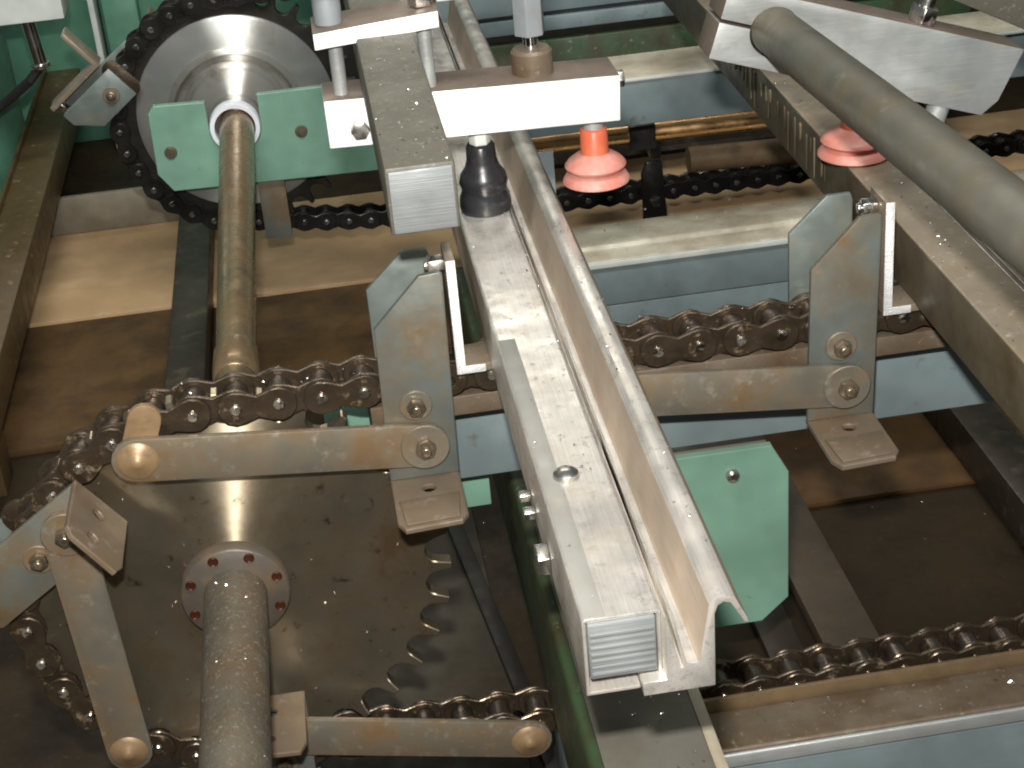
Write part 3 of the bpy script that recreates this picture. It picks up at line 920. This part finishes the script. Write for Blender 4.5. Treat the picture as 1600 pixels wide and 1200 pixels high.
# ------------------------------------------------------------------ left vacuum gripper
gl = thing('vacuum_gripper', 'gripper with white clamp bars on a square arm, one black and one red suction cup', 'gripper', (0.19, 0.12, 0.184))
arm = MB().box(0.1225, 0.1580, -0.1240, 0.75, 0.2765, 0.3130).build('square_arm', M['alu_dirty'], gl, bevel=0.0016)
MB().box(0.1240, 0.1565, -0.1262, -0.1241, 0.2780, 0.3115).build('sawn_end', M['alu_saw'], arm, bevel=0.0008)
cb = MB().prism([(0.0977, 0.2440), (0.2846, 0.2385), (0.2858, 0.2690), (0.0977, 0.2755)], 0.105, 0.145).build('clamp_bar', M['alu_bright'], gl, bevel=0.0010)
shade_top(cb, M['shaded_grime'])
cpl = MB().prism([(0.0968, 0.3085), (0.1745, 0.3140), (0.1745, 0.3245), (0.0968, 0.3190)], 0.103, 0.143).build('clamp_plate', M['alu_bright'], gl, bevel=0.0008)
shade_top(cpl, M['shaded_grime'])
for x in (0.1095, 0.1655):
    MB().tube((x, 0.118, 0.270), (x, 0.118, 0.312), 0.0046, n=20).build('post', M['alu_dull'], gl)
bh = MB(); bh.lathe([(0, 0.3475), (0.0085, 0.3475), (0.0088, 0.3465), (0.0088, 0.3200)], (0.1075, 0.122, 0), 'z', 24); bh.build('post_nut', M['grey_flat'], gl)
bh = MB(); bh.hexa((0.1665, 0.122), 0.0090, 0.3245, 0.3330, 'z'); bh.build('post_nut', M['bolt'], gl, bevel=0.0006)
bh = MB(); bh.lathe([(0, 0.3490), (0.0115, 0.3490), (0.0120, 0.348), (0.0120, 0.3400), (0.0092, 0.3395)], (0.1075, 0.123, 0), 'z', 24); bh.build('white_cap', M['pale'], gl)
MB().box(0.1560, 0.235, 0.172, 0.187, 0.3105, 0.335).build('top_bar', M['pale'], gl, bevel=0.001)
# hexagonal standoff
b = MB(); b.lathe([(0, 0.2870), (0.0115, 0.2870), (0.0134, 0.2850), (0.0134, 0.2735), (0.0134, 0.2700)], (0.2330, 0.127, 0), 'z', 32); b.build('collar', M['brown_top'], gl)
b = MB(); b.tube((0.2330, 0.127, 0.280), (0.2330, 0.127, 0.2965), 0.0048, n=20); b.build('stud', M['chrome'], gl)
b = MB(); b.hexa((0.2330, 0.127), 0.0105, 0.2960, 0.42, 'z', 0.25); b.build('hex_standoff', M['grey_flat'], gl, bevel=0.0007)
b = MB(); b.hexa((0.125, 0.2600), 0.0058, 0.2862, 0.2915, 'x'); b.build('end_screw', M['bolt'], gl, bevel=0.0005)
b = MB(); b.hexa((0.1180, 0.2555), 0.0062, 0.0985, 0.1049, 'y'); b.build('face_bolt', M['bolt'], gl, bevel=0.0006)
# suction cups
b = MB(); b.hexa((0.1945, 0.1230), 0.0072, 0.2290, 0.2405, 'z'); b.build('cup_nut', M['pale'], gl, bevel=0.0005)
sc = MB(); sc.lathe([(0.0, 0.2289), (0.0085, 0.2289), (0.0095, 0.2275), (0.0100, 0.2180), (0.0115, 0.2130), (0.0148, 0.2085), (0.0162, 0.2030), (0.0150, 0.1990), (0.0150, 0.1965),
              (0.0166, 0.1930), (0.0172, 0.1865), (0.0165, 0.1832), (0.0150, 0.1835), (0.0120, 0.189), (0, 0.192)], (0.1945, 0.1230, 0), 'z', 40)
sc.build('black_suction_cup', M['black'], gl, smooth=60)


def red_cup(parent, x, y, top, squash=0.0, nut=True, neck=0.0255, w=1.0):
    if nut:
        b = MB(); b.lathe([(0, top + 0.001), (0.0068, top + 0.001), (0.0070, top - 0.009), (0.0066, top - 0.0095)], (x, y, 0), 'z', 20); b.build('cup_nut', M['alu_dull'], parent)
    n = MB(); n.lathe([(0, top - 0.0091), (0.0082, top - 0.0091), (0.0090, top - 0.0102), (0.0092, top - neck + 0.0005), (0.0098, top - neck - 0.001)], (x, y, 0), 'z', 36)
    nk = n.build('cup_neck', M['red_neck'], parent, smooth=60)
    h = 1.0 - squash
    z = top - neck
    b = MB(); b.lathe([(r_ * w, z_) for r_, z_ in [(0.0085, z), (0.0130, z - 0.0022 * h), (0.0180, z - 0.0058 * h), (0.0203, z - 0.0086 * h), (0.0204, z - 0.0097 * h), (0.0172, z - 0.0122 * h),
                       (0.0166, z - 0.0132 * h), (0.0196, z - 0.0150 * h), (0.0220, z - 0.0186 * h), (0.0222, z - 0.0202 * h), (0.0212, z - 0.0206 * h),
                       (0.0150, z - 0.0170 * h), (0.0, z - 0.0150 * h)]], (x, y, 0), 'z', 48)
    b.build('red_suction_cup', M['red'], parent, smooth=60)


red_cup(gl, 0.2695, 0.1230, 0.2390)
base_at(gl, (0.19, 0.12, 0.184))

# ------------------------------------------------------------------ right vacuum gripper on a round tube
gr = thing('tube_gripper', 'gripper with a tilted grey clamp block on a round grey tube, red cup beneath', 'gripper', (0.40, 0.13, 0.184))
ROLL = math.radians(-18.6)
ux, uz = math.cos(ROLL), math.sin(ROLL)
LLx, LLz = 0.3465, 0.2680


def blk(u, v):
    return (LLx + u * ux - v * uz, LLz + u * uz + v * ux)


hcx, hcz = 0.3905, 0.2800          # tube axis in the front plane of the block
du, dv = hcx - LLx, hcz - LLz
hu, hv_ = du * ux + dv * uz, -du * uz + dv * ux
hr = 0.0165
sl = 0.0011
outl = [(0, 0), (0.196, 0), (0.204, 0.012), (0.2085, 0.0465), (0.2085, 0.049), (0, 0.049), (0, hv_ + sl)]
a0 = math.asin(sl / hr)
for i in range(41):
    t = PI - a0 - (2 * PI - 2 * a0) * i / 40
    outl.append((hu + hr * math.cos(t), hv_ + hr * math.sin(t)))
outl.append((0, hv_ - sl))
gbk = MB().prism([blk(u, v) for u, v in outl], 0.118, 0.150).build('clamp_block', M['alu_dull'], gr, bevel=0.0007, smooth=25)
gbk.data.materials.append(M['shaded_grime'])
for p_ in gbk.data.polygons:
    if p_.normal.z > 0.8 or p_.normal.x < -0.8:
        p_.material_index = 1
tdir = Vector((-0.018, -0.995, 0.078)).normalized()
pc = Vector((hcx, 0.134, hcz))
MB().tube(pc - tdir * 0.0175, pc + tdir * 0.56, 0.0155, n=64).build('round_tube', M['rod'], gr)
# bolts through the right part of the block
p = blk(0.138, 0.049)
q = blk(0.138, 0.060)
b = MB(); b.tube((q[0], 0.132, q[1]), (blk(0.138, 0.078)[0], 0.132, blk(0.138, 0.078)[1]), 0.0052, n=16); b.build('bolt_shank', M['bolt'], gr)
mt = Matrix.Translation((p[0], 0.132, p[1])) @ Matrix.Rotation(-ROLL, 4, 'Y')
b = MB(); b.hexa((0, 0), 0.0098, 0.0, 0.0110, 'z', 0.2); nu = b.build('hex_nut', M['bolt'], gr, bevel=0.0008); nu.matrix_world = mt
p = blk(0.168, 0.0)
mt = Matrix.Translation((p[0], 0.126, p[1])) @ Matrix.Rotation(-ROLL, 4, 'Y')
b = MB(); b.tube((0, 0, -0.018), (0, 0, 0), 0.0075, n=20); st = b.build('bolt_shank', M['alu_dull'], gr); st.matrix_world = mt
b = MB(); b.hexa((0, 0), 0.0110, -0.0275, -0.0182, 'z'); nu = b.build('hex_nut', M['alu_dull'], gr, bevel=0.0008); nu.matrix_world = mt
MB().prism([(0.5140, 0.2800), (0.5800, 0.2460), (0.66, 0.2460), (0.66, 0.36), (0.5140, 0.36)], 0.158, 0.164).build('upper_plate', M['alu_dirty'], gr, bevel=0.001)
red_cup(gr, 0.4495, 0.1330, 0.2235, squash=0.06, nut=True, neck=0.0200, w=1.12)
b = MB(); b.tube((0.4495, 0.1330, 0.2240), (0.4495, 0.1330, 0.2380), 0.0052, n=16); b.build('cup_stem', M['bolt'], gr)
base_at(gr, (0.40, 0.13, 0.184))

# ------------------------------------------------------------------ aluminium chips from sawing
cb_ = MB()
rnd = random.Random(11)


def chip(x, y, z, s):
    e = Matrix.Translation((x, y, z)) @ Matrix.Rotation(rnd.uniform(0, 6.3), 4, 'Z') @ Matrix.Rotation(rnd.uniform(-0.7, 0.7), 4, 'X') @ Matrix.Rotation(rnd.uniform(-0.7, 0.7), 4, 'Y')
    w = s * rnd.uniform(0.3, 0.8)
    h = s * 0.22
    pts = [Vector((-s, -w, 0)), Vector((s * 0.1, -w, h)), Vector((s, -w * 0.4, 0)), Vector((s * 0.9, w * 0.6, 0.1 * h)), Vector((0, w, h * 1.2)), Vector((-s, w, 0.2 * h))]
    v = [cb_.bm.verts.new(e @ p) for p in pts]
    cb_.bm.faces.new((v[0], v[1], v[4], v[5]))
    cb_.bm.faces.new((v[1], v[2], v[3], v[4]))


for i in range(90):      # floor
    chip(rnd.uniform(-0.45, 0.75), rnd.uniform(0.0, 0.85), FZ + 0.010, rnd.uniform(0.0006, 0.0014))
for i in range(60):       # lower rail
    chip(rnd.uniform(0.24, 0.6), rnd.uniform(-0.060, -0.026), -0.1460, rnd.uniform(0.0006, 0.0017))
for i in range(90):      # square arm
    chip(rnd.uniform(0.124, 0.156), rnd.uniform(-0.12, 0.10), 0.3134, rnd.uniform(0.0004, 0.0011))
for i in range(130):      # profile top
    chip(0.175 + rnd.choice([rnd.uniform(0.001, 0.033), rnd.uniform(0.057, 0.066)]), rnd.uniform(-0.33, 0.15), 0.1877, rnd.uniform(0.0003, 0.0009))
for i in range(90):      # right profile
    chip(0.4385 + rnd.uniform(0.001, 0.033), rnd.uniform(-0.2, 0.3), 0.1836, rnd.uniform(0.0005, 0.0013))
for i in range(60):      # thick pipe
    a = rnd.gauss(PI / 2, 0.7)
    chip(0.0203 * math.cos(a), rnd.uniform(-0.30, -0.02), 0.0203 * math.sin(a), rnd.uniform(0.0003, 0.0010))
for i in range(60):       # support beam
    chip(rnd.uniform(0.203, 0.252), rnd.uniform(-0.33, 0.0), 0.0, rnd.uniform(0.0005, 0.0013))
for i in range(60):
    chip(rnd.uniform(0.33, 0.6), rnd.uniform(0.745, 0.86), -0.1475, rnd.uniform(0.0007, 0.0016))
for i in range(45):      # on the sprocket face, stuck in oil
    a = rnd.uniform(0, 2 * PI); r_ = rnd.uniform(0.035, 0.115)
    chip(r_ * math.cos(a), -0.0046, r_ * math.sin(a), rnd.uniform(0.0003, 0.0008))
for i in range(120):      # front chain
    chip(rnd.uniform(-0.02, 0.5), rnd.uniform(-0.014, 0.014), RP + 0.0125, rnd.uniform(0.0004, 0.0010))
co = cb_.build('aluminium_chips', M['chip'])
co['kind'] = 'stuff'
co['label'] = 'small bright aluminium sawing chips scattered over the machine'
co['category'] = 'chips'
